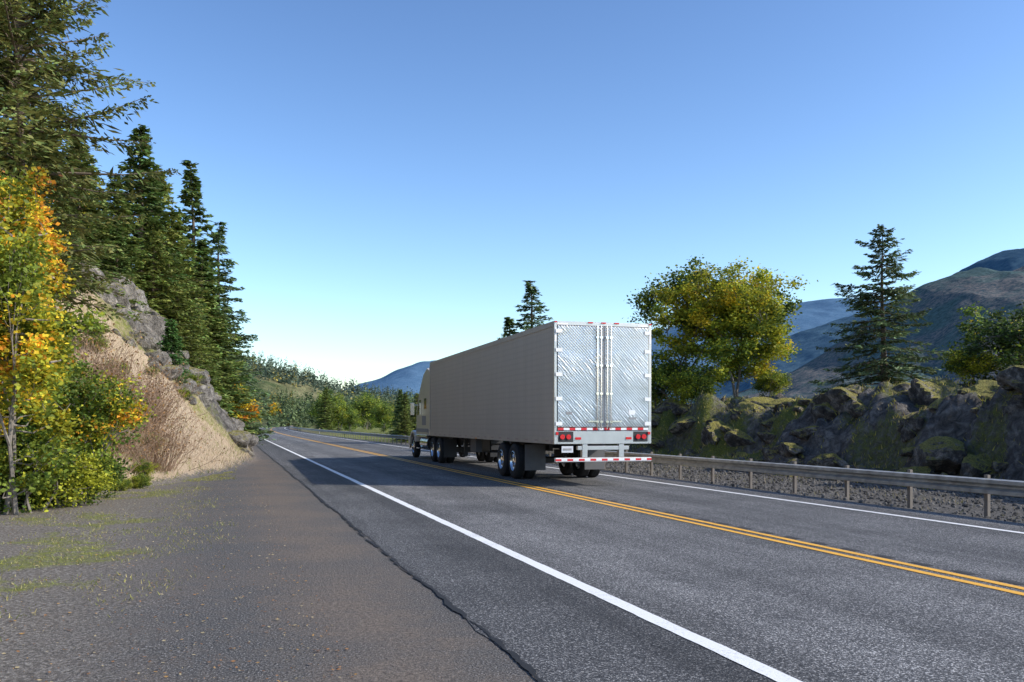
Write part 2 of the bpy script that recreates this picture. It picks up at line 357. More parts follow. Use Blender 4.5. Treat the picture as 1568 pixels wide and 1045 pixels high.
for (m,nm_,x,y,tp,w) in L: put(nm_,m,x,y,tp,wide=w)
FSm=conifer('small_fir_foliage',8,3,.95,150,2.2,.25,.8,.01,(.070,.150,.040),.035,leaf=.1)
put('small_fir_tree',FSm,-13.4,36,5.6,3,wide=1.2); put('small_fir_tree',FSm,-9.3,17,2.0,3,wide=1.4); put('small_fir_tree',FSm,-9.7,16.6,1.5,3,wide=1.5)
FR=conifer('open_fir_foliage',12,10,3.3,200,1.6,.30,.62,.02,(.110,.160,.070),.045,gap=.25,leaf=.18)
put('fir_tree',FR,18.3,45,11.3,rot=1.0,wide=1.2); put('fir_tree',FE,1.6,70,12.5,wide=1.6); put('fir_tree',FA[1],-.2,72,9.9,wide=1.5)
# deciduous
G1=(.085,.14,.025);G2=(.17,.225,.032);YG=(.38,.39,.035);YE=(.64,.48,.035);OR=(.70,.29,.025);BR=(.30,.12,.035)
mp_=decid('maple_foliage',21,6.1,1.45,34000,.052,[(1.2,G1),(2.8,G2),(1.9,YG),(1.2,YE),(1.2,OR),(.2,BR)],.10,5,.3,3,zpal=.3,fill=150,zlo=.05,thick=.008)
put('maple_tree',mp_,-8.85,16,H=6.1,h0=6.1,rot=.6); put('maple_tree',mp_,-10.4,18,H=6.2,h0=6.1,rot=3.6)
mp2=decid('maple_foliage_low',22,3.4,1.4,16000,.05,[(2.2,G1),(3,G2),(1.6,YG),(.6,YE),(.4,OR)],.08,4,.28,4,fill=90,zlo=.05,thick=.008)
put('maple_tree',mp2,-8.7,18.0,H=2.9,h0=3.4,rot=2.); put('maple_tree',mp2,-11.6,22,H=3.3,h0=3.4,rot=4.)
put('maple_tree',mp_,-20.6,42.5,top=13.4,h0=6.1,rot=3,wide=.6)
r1=decid('oak_foliage_sparse',31,7.6,2.3,15000,.085,[(1.2,G1),(2.5,G2),(1.8,YG),(.3,YE)],.16,6,.4,2,thick=.011,fill=50,zlo=.1,fw=.45)
put('oak_tree',r1,9.4,50,top=10.8,h0=7.6,rot=1)
r2=decid('oak_foliage',32,7.4,2.9,38000,.085,[(.7,G1),(2.0,G2),(4.4,YG),(1.0,YE)],.12,5,.5,2,fill=170,zlo=.08,fw=.8,thick=.012)
put('oak_tree',r2,12.5,50,top=10.3,h0=7.4,rot=2,wide=1.05)
bs=decid('bush_foliage',33,2.6,1.6,9000,.07,[(2,G1),(3,G2),(1.8,YG)],.1,4,.4,4,fill=60,zlo=.03)
put('bush',bs,9.6,48.5,H=2.2,h0=2.6); put('bush',bs,8.2,51,H=3.4,h0=2.6,rot=2); put('bush',bs,14.2,50,H=1.6,h0=2.6,rot=1)
for x,y,h in [(-8.75,16.6,1.5),(-8.4,17.4,1.3),(-9.3,18.2,1.9),(-9.9,20,1.7),(-8.9,19.4,1.0)]: put('bush',bs,x,y,H=h,h0=2.6)
r4=decid('oak_foliage_dark',34,4.2,1.9,15000,.07,[(3,(.055,.085,.025)),(2,G1),(1.5,G2),(.3,YE)],.14,5,.35,2,fill=90,zlo=.1,thick=.012)
put('oak_tree',r4,19.6,36,top=6.4,h0=4.2,rot=1,wide=1.2); put('oak_tree',r4,23,38,top=7,h0=4.2,rot=3); put('bush',bs,18.6,37,H=1.6,h0=2.6,rot=4)
yb=decid('poplar_foliage',35,6,1.6,5000,.13,[(1,YG),(3,YE),(1,OR)],.15,4,.5,1,fill=30)
gb=decid('alder_foliage',36,8,3.2,9000,.17,[(2,G1),(4,G2),(.8,YG)],.12,4,.9,2,fill=60,zlo=.04)
put('poplar_tree',yb,-112,430,H=11,h0=6); put('poplar_tree',yb,-21.6,71,H=4.6,h0=6)
for x,y,h in [(-40,200,9),(-44,215,8),(-36,190,6.5),(-39,240,9.5),(-33,215,8),(-25,180,5),(-30,170,4.5),(-21,150,5)]: put('alder_tree',gb,x,y,H=h,h0=8)
for x,y,h,m in [(-11.2,96,5.2,0),(-12.6,104,5.8,1),(-9.5,92,5,2),(-8,100,7,1),(-14.5,118,5,0),(-10.3,88,3.4,2),(-38,186,9,0),(-47,230,11,1)]: put('fir_tree',FA[m],x,y,H=h,wide=1.5)
def twigbush(name,seed,H,R):
    r=np.random.default_rng(seed);P0=[];P1=[];R0=[];R1=[];C=[]
    for i in range(170):
        p=np.array([r.normal(0,R*.35),r.normal(0,R*.35),0]); dv=np.array([p[0],p[1],R*1.1])+r.normal(0,.25*R,3); dv/=np.linalg.norm(dv); Lg=H*r.uniform(.5,1)
        for k in range(4):
            q=p+dv*Lg/4; P0.append(p);P1.append(q);R0.append(.011-.002*k);R1.append(.009-.002*k)
            if k>0:
                for j in range(2):
                    b=dv+r.normal(0,.45,3); b/=np.linalg.norm(b); P0.append(q);P1.append(q+b*Lg*.22);R0.append(.005);R1.append(.003);C.append(q+b*Lg*.22)
            dv=dv+r.normal(0,.15,3); dv/=np.linalg.norm(dv); p=q
    tv,tf=tubes(P0,P1,R0,R1,3); C=np.array(C); C=C[r.random(len(C))<.6]; n=len(C); A=rdir(n,r)*.035; Bq=np.cross(A,rdir(n,r))
    return tree_mesh(name,tv,tf,C,A,Bq,np.array([[.35,.2,.08]])*r.uniform(.5,1.3,(n,1)),[M_twig,M_leaf])
tb=twigbush('twig_bush',3,1.9,1.)
for x,y,h in [(-10.6,24,1),(-11.7,26,1.1),(-9.9,25.3,.8),(-12,29,1),(-10.0,22.2,.75),(-11.2,28,.8),(-13.2,27.5,1.1)]: put('twiggy_bush',tb,x,y,H=h*1.9,h0=1.9)
for x,y,h in [(-9.6,23.8,.5),(-10.6,26.8,.6),(-13.5,31,.8),(-12.6,35,.5),(-9.1,22.4,.45),(-9.2,21.5,.4),(-14.8,32.5,.7),(-13.2,33.5,.4),(-13.6,38.6,.7),(-15.2,33.4,.6)]: put('bush',bs,x,y,H=h,h0=2.6)
# ---------------------------------------------------------------- grass
def blades(name,o,t,h,w,col,lean=.35,seed=1):
    r=np.random.default_rng(seed); n=len(o); x,y=pos(o,t); z=height(o,t)
    az=r.uniform(0,6.283,n); s=np.stack([np.cos(az),np.sin(az),0*az],-1)*(w/2)[:,None]
    tip=np.stack([r.normal(0,lean,n)*h,r.normal(0,lean,n)*h,h],-1); b=np.stack([x,y,z-.02],-1)
    V=np.stack([b-s,b+s,b+tip*.98+s*.2,b+tip-s*.2],1).reshape(-1,3)
    return obj(name,npmesh(name,V,np.arange(n*4).reshape(-1,4),[M_grass],col=np.repeat(col,4,0)))
r=np.random.default_rng(50)
n=80000; t=14+(r.random(n)**1.2)*50; o=foot(t)-r.random(n)**1.1*9; k=fbm(o*.6,t*.6,77)+r.normal(0,.12,n); rk=sm((t-37)/5)*(1-sm((foot(t)-o-5.5)/2))
keep=(r.random(n)>rk*.75)&(k>.4); o=o[keep];t=t[keep];k=k[keep];n=len(o)
pal=np.array([(.56,.44,.30),(.46,.35,.22),(.64,.54,.40),(.24,.28,.06)]); pc=pal[np.where(k<.49,3,r.integers(0,3,n))]*r.uniform(.6,1.2,(n,1))
blades('dry_grass',o,t,r.uniform(.05,.20,n),r.uniform(.010,.022,n),pc,.6,seed=2)
n=34000; t=7.5+r.random(n)**1.3*26; o=foot(t)+.2+r.random(n)*(.0-foot(t)); k=fbm(o*.6,t*.6,41)+r.normal(0,.06,n); k3=fbm(o*1.9,t*1.3,47)
keep=((-.6-o+(k-.5)*3.)>0)&(k>.46)&(k3>.42); o=o[keep];t=t[keep];n=len(o)
pal=np.array([(.20,.24,.04),(.34,.34,.06),(.52,.44,.18)]); blades('green_grass',o,t,r.uniform(.015,.06,n),r.uniform(.006,.015,n),pal[r.integers(0,3,n)]*r.uniform(.6,1.2,(n,1)),.6,seed=3)
n=36000; t=5+r.random(n)*60; o=19.2+r.random(n)*8; k=fbm(o*.6,t*.6,41)+r.normal(0,.08,n)+.19*sm((t-31)/6)
keep=k>.54; o=o[keep];t=t[keep];n=len(o)
pal=np.array([(.34,.33,.05),(.52,.46,.09),(.56,.44,.15)]); blades('moss_grass',o,t,r.uniform(.05,.18,n),r.uniform(.02,.045,n),pal[r.integers(0,3,n)]*r.uniform(.5,1.2,(n,1)),.5,seed=4)
n=6500; t=3+r.random(n)**1.5*22; o=-4.6+r.random(n)**.7*5.4; x,y=pos(o,t); z=height(o,t)+.012
A=rdir(n,r); A[:,2]*=.25; Bq=np.cross(A,np.array([0,0,1.])+rdir(n,r)*.3); s=r.uniform(.006,.022,n)[:,None]
V,Fq=leaves(np.stack([x,y,z],-1),A*s,Bq*s*.6); pal=np.array([(.52,.30,.10),(.40,.2,.08),(.6,.48,.26),(.22,.12,.07)])
obj('leaf_litter',npmesh('leaf_litter',V,Fq,[M_leaf],col=np.repeat(pal[r.integers(0,4,n)],4,0)))
# ---------------------------------------------------------------- rocks
def cubesphere(k):
    V=[];Fq=[]
    g_=np.linspace(-1,1,k+1); a_,b_=np.meshgrid(g_,g_); a_=np.tan(a_*np.pi/4);b_=np.tan(b_*np.pi/4)
    for ax in range(3):
        for s in(-1,1):
            c_=np.full_like(a_,s); q=[None]*3; q[ax]=c_; q[(ax+1)%3]=a_ if s>0 else b_; q[(ax+2)%3]=b_ if s>0 else a_
            P=np.stack(q,-1).reshape(-1,3); P/=np.linalg.norm(P,axis=1,keepdims=True); i=np.arange((k+1)**2).reshape(k+1,k+1)+len(V)*((k+1)**2)
            V.append(P); Fq.append(np.stack([i[:-1,:-1],i[:-1,1:],i[1:,1:],i[1:,:-1]],-1).reshape(-1,4))
    return np.concatenate(V),np.concatenate(Fq)
CSV,CSF=cubesphere(9)
def rockgeo(r):
    pl=rdir(13,r); dk=r.uniform(.5,1.,13); dt=CSV@pl.T; rr=np.min(np.where(dt>.08,dk/np.maximum(dt,.08),9),axis=1); rr=np.minimum(rr,1.25)
    P=CSV*rr[:,None]; P+=CSV*((fbm(P[:,0]*3+P[:,2]*2+9,P[:,1]*3-P[:,2]*2,int(r.integers(999)))-.5)*.34)[:,None]; return P
def rocks(name,lst,mat,seed):
    r=np.random.default_rng(seed); Vs=[];Fs=[];n=0
    for (x,y,z,sx,sy,sz,rot) in lst:
        P=rockgeo(r)*np.array([sx,sy,sz]); c_,s_=math.cos(rot),math.sin(rot); P=np.stack([P[:,0]*c_-P[:,1]*s_+x,P[:,0]*s_+P[:,1]*c_+y,P[:,2]+z],-1)
        Vs.append(P);Fs.append(CSF+n);n+=len(P)
    return obj(name,npmesh(name,np.concatenate(Vs),np.concatenate(Fs),[mat]))
def rockmat(name,dark,mid,light,moss):
    m=NT(name); f=m.noise(2.6,9,rough=.75,dist=.4); f2=m.noise(9,5,rough=.7)
    c_=m.ramp(f,[(.34,dark),(.5,mid),(.66,light)])
    ge=m.n('ShaderNodeNewGeometry'); sp=m.n('ShaderNodeSeparateXYZ'); m.l(ge.outputs['Normal'],sp.inputs[0])
    k=m.math('MULTIPLY',m.math('SUBTRACT',m.math('ADD',m.math('MULTIPLY',sp.outputs[2],.7),m.math('MULTIPLY',f2,.9)),.98-moss*.3),5.,clamp=True)
    c_=m.mix(k,c_,m.ramp(m.noise(20,3),[(.3,(.13,.115,.02)),(.7,(.44,.39,.09))]))
    m.col(c_); m.b.inputs['Roughness'].default_value=.95; m.bump(m.math('ADD',f,m.math('MULTIPLY',f2,.4)),1.,.35); return m.m
MR=rockmat('basalt_mossy',(.016,.015,.013),(.11,.098,.084),(.44,.40,.35),.75)
ML=rockmat('hill_rock',(.05,.045,.04),(.22,.20,.175),(.48,.44,.385),.1)
r=np.random.default_rng(60); lst=[]
for i in range(320):
    t=r.uniform(4,62); f=r.random(); o=19.3+f*5.7; x,y=pos(o,t); sz=r.uniform(.2,.9)*(1.15 if f>.3 else .8)
    if t>36 and f<.75 and r.random()<.8: continue
    lst.append((float(x),float(y),float(height(o,t))-.1*sz,sz*r.uniform(.8,1.5),sz*r.uniform(.8,1.3),sz*r.uniform(.5,.95),r.uniform(0,3)))
rocks('rock_outcrop',lst,MR,61)
lst=[]
for i in range(90):
    t=r.uniform(37,60); dd=r.uniform(.1,5.5); o=foot(t)-dd; x,y=pos(o,t); sz=r.uniform(.2,.7)
    lst.append((float(x),float(y),float(height(o,t))-.15*sz,sz*1.2,sz,sz*.8,r.uniform(0,3)))
for (o,t,s) in [(-4.9,43.5,1.4),(-5.9,44.5,1.5),(-4.2,45.5,1.3),(-3.6,48,1.1),(-4.8,47.5,1.4),(-6.8,42.5,1.3),(-5.4,42.2,1.0),(-6.2,41.3,1.0),(-4.4,42.6,.8),(-7.2,43.5,1.5),(-5.2,45.8,1.5),(-3.9,44.0,1.1)]:
    x,y=pos(o,t); lst.append((float(x),float(y),float(height(o,t))+.35,s,s*.8,s*1.15,r.uniform(0,3)))
rocks('rock_face',lst,ML,62)
CS2V,CS2F=cubesphere(2); n=9000; t=4+r.random(n)**1.3*60; o=12.1+r.random(n)*7; x,y=pos(o,t); z=height(o,t)
s=r.uniform(.010,.038,n)*(1+.018*t); P=CS2V[None]*s[:,None,None]*r.uniform(.6,1.3,(n,1,3))*r.uniform(.85,1.15,(n,len(CS2V),3))+np.stack([x,y,z+.01],-1)[:,None,:]
Fg=(CS2F[None]+np.arange(n)[:,None,None]*len(CS2V)).reshape(-1,4); gc=np.repeat(r.uniform(.03,.19,n)[:,None]*np.array([[1,.93,.84]]),len(CS2V),0)
gm_=NT('gravel_stone'); at=gm_.n('ShaderNodeAttribute',attribute_name='Col'); gm_.col(at.outputs['Color']); gm_.b.inputs['Roughness'].default_value=.9
obj('gravel',npmesh('gravel',P.reshape(-1,3),Fg,[gm_.m],col=gc))
n=9000; t=4+r.random(n)**1.3*50; o=13+r.random(n)**.8*7; k=fbm(o*.8,t*.5,91)+r.normal(0,.08,n); keep=k>.55; o=o[keep];t=t[keep];n=len(o)
pal=np.array([(.30,.25,.12),(.20,.20,.06),(.42,.34,.2)]); blades('verge_grass',o,t,r.uniform(.04,.16,n),r.uniform(.01,.025,n),pal[r.integers(0,3,n)]*r.uniform(.5,1.2,(n,1)),.5,seed=14)
# ---------------------------------------------------------------- hills & mountains
def hill(name,crest,D,mat,amp,z0=-5,ns=260,nd=60,fs=.004,seed=1,back=.6):
    cx=np.array([c_[0] for c_ in crest],float);cy=np.array([c_[1] for c_ in crest],float);cz=np.array([c_[2] for c_ in crest],float)
    xs=np.linspace(cx[0],cx[-1],ns); ys=np.interp(xs,cx,cy); zs=np.interp(xs,cx,cz)
    v=np.linspace(0,1+back,nd); Vv,Xx=np.meshgrid(v,xs,indexing='ij'); Yy=ys[None]-D*(1-Vv); 
    pr=np.where(Vv<1,np.sin(np.clip(Vv,0,1)*np.pi/2)**1.1,1-((Vv-1)/back)**2*.8)
    rid=np.abs(fbm(Xx*fs,Yy*fs*.45,seed,5)-.5)*2
    Zz=z0+(zs[None]-z0)*pr-rid*amp*np.sin(np.clip(Vv,0,1)*np.pi)**.7+ (fbm(Xx*fs*8,Yy*fs*8,seed+3)-.5)*amp*.14
    i=np.arange(Xx.size).reshape(Xx.shape); Fq=np.stack([i[:-1,:-1],i[:-1,1:],i[1:,1:],i[1:,:-1]],-1).reshape(-1,4)
    ob=obj(name,npmesh(name,np.stack([Xx,Yy,Zz],-1).reshape(-1,3),Fq,[mat],smooth=True))
    return Xx,Yy,Zz
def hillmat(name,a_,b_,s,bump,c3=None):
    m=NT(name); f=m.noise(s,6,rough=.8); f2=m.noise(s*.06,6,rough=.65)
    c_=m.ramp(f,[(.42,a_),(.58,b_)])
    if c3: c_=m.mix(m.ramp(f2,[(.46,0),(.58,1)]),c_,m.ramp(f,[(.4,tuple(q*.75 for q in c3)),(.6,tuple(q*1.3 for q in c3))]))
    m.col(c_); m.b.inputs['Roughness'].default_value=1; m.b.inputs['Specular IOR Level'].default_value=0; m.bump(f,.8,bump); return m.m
hm1=hillmat('mountain_haze_far',(.085,.165,.26),(.11,.195,.295),.02,8)  # distance haze is painted as blue into the base colours of the mountains
hm2=hillmat('mountain_forest_haze',(.050,.080,.098),(.185,.17,.16),.07,6,(.075,.115,.115))  # brownish forest tones with a bluish haze painted into the colour
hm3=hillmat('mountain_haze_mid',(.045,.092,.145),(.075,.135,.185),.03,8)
hmA=hillmat('hill_forest',(.03,.05,.025),(.075,.10,.045),.12,2,(.17,.165,.09))
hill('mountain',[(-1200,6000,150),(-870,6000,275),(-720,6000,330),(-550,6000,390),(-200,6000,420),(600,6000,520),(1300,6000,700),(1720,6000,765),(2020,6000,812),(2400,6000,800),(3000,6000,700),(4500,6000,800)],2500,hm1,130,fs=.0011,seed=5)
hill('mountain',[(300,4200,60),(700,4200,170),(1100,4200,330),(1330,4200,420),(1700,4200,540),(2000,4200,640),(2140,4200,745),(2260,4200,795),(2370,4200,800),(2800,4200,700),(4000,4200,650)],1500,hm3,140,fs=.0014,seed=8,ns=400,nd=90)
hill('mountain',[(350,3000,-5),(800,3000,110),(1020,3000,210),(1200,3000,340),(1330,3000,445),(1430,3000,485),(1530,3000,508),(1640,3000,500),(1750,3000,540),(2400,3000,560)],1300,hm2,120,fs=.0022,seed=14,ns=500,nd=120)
XA,YA,ZA=hill('hill',[(-620,880,110),(-400,880,85),(-245,900,58),(-215,900,50),(-180,900,37),(-145,900,29),(-110,900,24),(-80,900,18),(0,900,22),(150,900,10)],330,hmA,16,z0=-2,fs=.012,seed=9)
XB,YB,ZB=hill('hill',[(-250,520,2),(-150,520,14),(-110,520,11),(-75,520,7),(-30,500,9),(80,500,6)],150,hmA,4,z0=-2,fs=.03,seed=10)
def forest(name,Xx,Yy,Zz,n,h0,h1,seed,k=26,vmin=.05,vmax=1.05,base=(.05,.085,.03),th=.40):
    r=np.random.default_rng(seed); a_=r.integers(int(vmin/1.6*Xx.shape[0]),int(vmax/1.6*Xx.shape[0]),n*3); b_=r.integers(0,Xx.shape[1]-1,n*3)
    den=fbm(Xx[a_,b_]*.012,Yy[a_,b_]*.012,seed); kk=np.where(den+r.normal(0,.06,n*3)>th)[0][:n]; a_=a_[kk];b_=b_[kk];n=len(kk)
    P=np.stack([Xx[a_,b_]+r.normal(0,3,n),Yy[a_,b_]+r.normal(0,1,n),Zz[a_,b_]-1.],-1); h=r.uniform(h0,h1,n); 
    u=r.random((n,k))**.8; rd=np.where(r.random(n)<.35,.38,.2)[:,None]*(1-u**1.4)*r.uniform(.3,1.1,(n,k)); az=r.uniform(0,6.283,(n,k))
    C=P[:,None,:]+np.stack([rd*np.cos(az),rd*np.sin(az),u*.98+.02],-1)*h[:,None,None]; C=C.reshape(-1,3); N_=len(C)
    sc2=(h[:,None]*(.12*(1.15-u))).reshape(-1,1); A=rdir(N_,r); A[:,2]=np.abs(A[:,2])*.8; Bq=np.cross(A,rdir(N_,r)); Bq/=np.linalg.norm(Bq,axis=1,keepdims=True)
    tone=np.repeat(r.uniform(.5,1.4,n),k)*r.uniform(.8,1.2,N_); col=np.outer(tone,base); yl=np.repeat(r.random(n)<.06,k); col[yl]=np.outer(tone[yl],(.28,.24,.06))
    V,Fq=leaves(C,A*sc2,Bq*sc2*.7); return obj(name,npmesh(name,V,Fq,[M_needle],col=np.repeat(col,4,0)))
forest('distant_forest',XA,YA,ZA,5600,8,17,71,20,base=(.095,.135,.09))
forest('distant_forest',XB,YB,ZB,1100,6,12,72,36,base=(.11,.15,.06))
# ---------------------------------------------------------------- guard rail
M_galv=NT('galvanised_steel'); f=M_galv.noise(5,5); M_galv.col(M_galv.ramp(f,[(.3,(.26,.25,.225)),(.7,(.48,.465,.42))])); M_galv.b.inputs['Metallic'].default_value=.4; M_galv.b.inputs['Roughness'].default_value=.5; M_galv=M_galv.m
M_post=simple('weathered_post',(.20,.175,.15),.8,.2,.3,6)
class MB:
    def __init__(s): s.V=[];s.F=[];s.M=[]
    def add(s,V,F,m=0):
        b=len(s.V); s.V+=[tuple(map(float,v)) for v in V]; s.F+=[tuple(b+int(i) for i in f) for f in F]; s.M+=[m]*len(F)
    def box(s,x0,x1,y0,y1,z0,z1,m=0):
        s.add([(x0,y0,z0),(x1,y0,z0),(x1,y1,z0),(x0,y1,z0),(x0,y0,z1),(x1,y0,z1),(x1,y1,z1),(x0,y1,z1)],
              [(0,3,2,1),(4,5,6,7),(0,1,5,4),(1,2,6,5),(2,3,7,6),(3,0,4,7)],m)
    def tube(s,p0,p1,r0,r1=None,k=12,m=0,cap=True):
        V,F=tubes([p0],[p1],[r0],[r1 or r0],k); F=[tuple(f) for f in F]
        if cap: F+=[tuple(range(k))[::-1],tuple(range(k,2*k))]
        s.add(V,F,m)
    def lathe(s,c,prof,k=32,m=0,sgn=1):
        V=[];F=[];n=len(prof)
        for i in range(k):
            a_=2*math.pi*i/k
            for (x,r_) in prof: V.append((c[0]+sgn*x,c[1]+r_*math.cos(a_),c[2]+r_*math.sin(a_)))
        for i in range(k):
            j=(i+1)%k
            for q in range(n-1): F.append((i*n+q,i*n+q+1,j*n+q+1,j*n+q))
        s.add(V,F,m)
    def prism(s,poly,x0,x1,m=0,inset=0):
        n=len(poly); V=[(x0,y,z) for y,z in poly]+[(x1,y,z) for y,z in poly]
        F=[tuple(range(n)),tuple(range(2*n-1,n-1,-1))]+[(i,i+n,(i+1)%n+n,(i+1)%n) for i in range(n)]
        s.add(V,F,m)
    def obj(s,name,mats,parent=None,bevel=0,smooth=False):
        me=bpy.data.meshes.new(name); me.from_pydata(s.V,[],s.F); [me.materials.append(m) for m in mats]
        me.polygons.foreach_set('material_index',s.M)
        import bmesh
        bm=bmesh.new(); bm.from_mesh(me); bmesh.ops.recalc_face_normals(bm,faces=bm.faces[:]); bm.to_mesh(me); bm.free()
        o=bpy.data.objects.new(name,me); link(o)
        if parent: o.parent=parent
        if bevel:
            b=o.modifiers.new('bevel','BEVEL'); b.width=bevel; b.segments=2; b.limit_method='ANGLE'
        if smooth:
            me.polygons.foreach_set('use_smooth',[True]*len(me.polygons)); 
            e_=o.modifiers.new('es','EDGE_SPLIT'); e_.split_angle=math.radians(38)
        return o
rail=bpy.data.objects.new('guardrail',None); link(rail)
tt=np.concatenate([np.arange(-10,110,1.905),np.arange(110,420,4)])
prof=[(12.62,.60),(12.53,.585),(12.53,.53),(12.61,.49),(12.61,.45),(12.53,.41),(12.53,.355),(12.62,.34)]
V=[];
for t in tt:
    for (o,z) in prof: x,y=pos(o,t); V.append((float(x),float(y),z+.03))
n=len(prof); Fq=[(i*n+q,i*n+q+1,(i+1)*n+q+1,(i+1)*n+q) for i in range(len(tt)-1) for q in range(n-1)]
b=obj('w_beam',npmesh('w_beam',V,Fq,[M_galv])); b.parent=rail
b.modifiers.new('s','SOLIDIFY').thickness=.006
m=MB()
for t in np.arange(-10,420,1.905):
    def bx(o0,o1,t0,t1,z0,z1,mi):
        P=[]
        for z in(z0,z1):
            for (a_,b_) in((o0,t0),(o1,t0),(o1,t1),(o0,t1)): x,y=pos(a_,b_); P.append((float(x),float(y),z))
        m.add(P,[(0,3,2,1),(4,5,6,7),(0,1,5,4),(1,2,6,5),(2,3,7,6),(3,0,4,7)],mi)
    bx(12.68,12.74,t-.04,t+.04,-.6,.69,0); bx(12.645,12.677,t-.03,t+.03,.4,.6,0)
m.obj('posts',[M_post],rail)
mk=MB(); mk.box(-.05,.05,-.02,.02,0,1.1,0); mk.box(-.045,.045,-.026,-.021,.85,1.05,1)
x,y=pos(13.6,150); mo=mk.obj('road_marker_post',[simple('marker_white',(.7,.7,.68)),simple('marker_yellow',(.8,.5,.05))]); mo.location=(float(x),float(y),-.3)
# ---------------------------------------------------------------- truck
truck=bpy.data.objects.new('semi_truck',None); link(truck); truck.location=(1.03,22.53,.006); truck.rotation_euler=(0,0,math.radians(16.0))
mt=NT('trailer_side_panel'); sp=mt.n('ShaderNodeSeparateXYZ'); mt.l(mt.pos(),sp.inputs[0])
w=mt.math('POWER',mt.math('ABSOLUTE',mt.math('SINE',mt.math('MULTIPLY',sp.outputs[2],math.pi/.155))),.35)
wv=mt.math('POWER',mt.math('ABSOLUTE',mt.math('SINE',mt.math('MULTIPLY',sp.outputs[1],math.pi/.203))),.2)
mpn=mt.n('ShaderNodeMapping'); mpn.inputs['Scale'].default_value=(1,.9,.12); mt.l(mt.pos(),mpn.inputs[0])
cs=mt.mix(mt.noise(2.5,5,vec=mpn.outputs[0],rough=.65),(.41,.36,.30),(.54,.48,.41))
cs=mt.mix(mt.math('MULTIPLY',mt.math('SUBTRACT',1.,mt.math('MINIMUM',w,wv)),.35,clamp=True),cs,(.24,.21,.18))
mt.col(cs); mt.b.inputs['Roughness'].default_value=.5; mt.bump(mt.math('ADD',w,mt.math('MULTIPLY',wv,.6)),.35,.006); MS=mt.m
mt=NT('stainless_door'); v1=mt.pos()
def rotm(a,sc=(1,1,1)):
    q=mt.n('ShaderNodeMapping'); q.inputs['Rotation'].default_value=(0,math.radians(a),0); mt.l(v1,q.inputs[0])
    q2=mt.n('ShaderNodeMapping'); q2.inputs['Scale'].default_value=sc; mt.l(q.outputs[0],q2.inputs[0]); return q2.outputs[0]
sp=mt.n('ShaderNodeSeparateXYZ'); mt.l(rotm(38),sp.inputs[0]); ds=mt.noise(2.6,4)
w=mt.math('SINE',mt.math('ADD',mt.math('MULTIPLY',sp.outputs[0],2*math.pi/.085),mt.math('MULTIPLY',ds,9.)))
st=mt.noise(1.,4,vec=rotm(38,(13,1,2.4)),rough=.7); big=mt.noise(1.1,2); sp2=mt.n('ShaderNodeSeparateXYZ'); mt.l(v1,sp2.inputs[0])
quil=mt.math('MULTIPLY',mt.math('SINE',mt.math('MULTIPLY',sp2.outputs[0],2*math.pi/.075)),mt.math('SINE',mt.math('MULTIPLY',sp2.outputs[2],2*math.pi/.075)))
band_=mt.ramp(mt.math('ADD',mt.math('MULTIPLY',mt.math('ABSOLUTE',mt.math('SINE',mt.math('MULTIPLY_ADD',sp2.outputs[2],2.6,.1))),.35),mt.math('MULTIPLY',big,.65)),[(.48,.04),(.66,.85)])
hz=mt.math('ADD',mt.math('MULTIPLY',mt.math('ADD',mt.math('MULTIPLY',w,.06),mt.math('MULTIPLY',st,.9)),band_),mt.math('ADD',mt.math('MULTIPLY',big,1.0),mt.math('MULTIPLY',quil,.10)))
mt.col(mt.mix(st,(.34,.35,.36),(.66,.67,.68))); mt.b.inputs['Metallic'].default_value=1; mt.b.inputs['Roughness'].default_value=.32; mt.bump(hz,.5,.036); MD=mt.m
MAl=simple('aluminium',(.60,.59,.57),.35,.8,.1,5); MAf=simple('side_rail_paint',(.46,.41,.35),.45,.1,.2,3); MW=simple('white_frame',(.72,.71,.69),.4,0,.1,4); MK=simple('black_steel',(.025,.025,.026),.6,0,.3,8)
MT=simple('tyre_rubber',(.025,.025,.026),.85,0,.3,12,.3); MC=simple('chrome',(.75,.75,.76),.18,1,.05,6); MRd=simple('red_lens',(.62,.015,.02),.3,0,.1); 
MRT=simple('reflective_red',(.65,.03,.04),.4); MWT=simple('reflective_white',(.85,.85,.85),.4); MG=simple('seal_grey',(.28,.28,.28),.6); MY=simple('plate',(.6,.62,.65),.5)
MAm=simple('amber_lens',(.8,.3,.02),.3); MF=simple('mudflap',(.12,.12,.125),.7); MTR=simple('tractor_paint',(.62,.56,.46),.3,.1,.05); MGl=simple('dark_glass',(.015,.018,.022),.06)
W=2.6;LN=16.15;ZB_=1.07;ZT=4.11
m=MB(); m.box(.015,W-.015,.06,LN,ZB_+.12,ZT-.06,0); m.obj('side_walls',[MS],truck)
m=MB()
m.box(0,.05,.05,LN+.01,ZB_,ZB_+.17,0); m.box(W-.05,W,.05,LN+.01,ZB_,ZB_+.17,0)
m.box(0,.06,.05,LN+.01,ZT-.13,ZT,0); m.box(W-.06,W,.05,LN+.01,ZT-.13,ZT,0); m.box(.062,W-.062,.06,LN,ZT-.055,ZT-.01,0)
for y in (LN-.1,): m.box(-.004,.06,y,y+.115,ZB_+.172,ZT-.132,0); m.box(W-.06,W+.004,y,y+.115,ZB_+.172,ZT-.132,0)
m.obj('rails',[MAf],truck)
m=MB()
for y in np.arange(1.27,LN-.5,1.22): m.box(.0125,.03,y,y+.016,ZB_+.172,ZT-.132,0); m.box(W-.03,W-.0125,y,y+.016,ZB_+.172,ZT-.132,0)
m.obj('panel_seams',[MAf],truck)
m=MB()
for i,y in enumerate(np.arange(.3,LN-.2,.61)): m.box(.25,W-.25,y,y+.06,ZB_-.02,ZB_+.115,0)
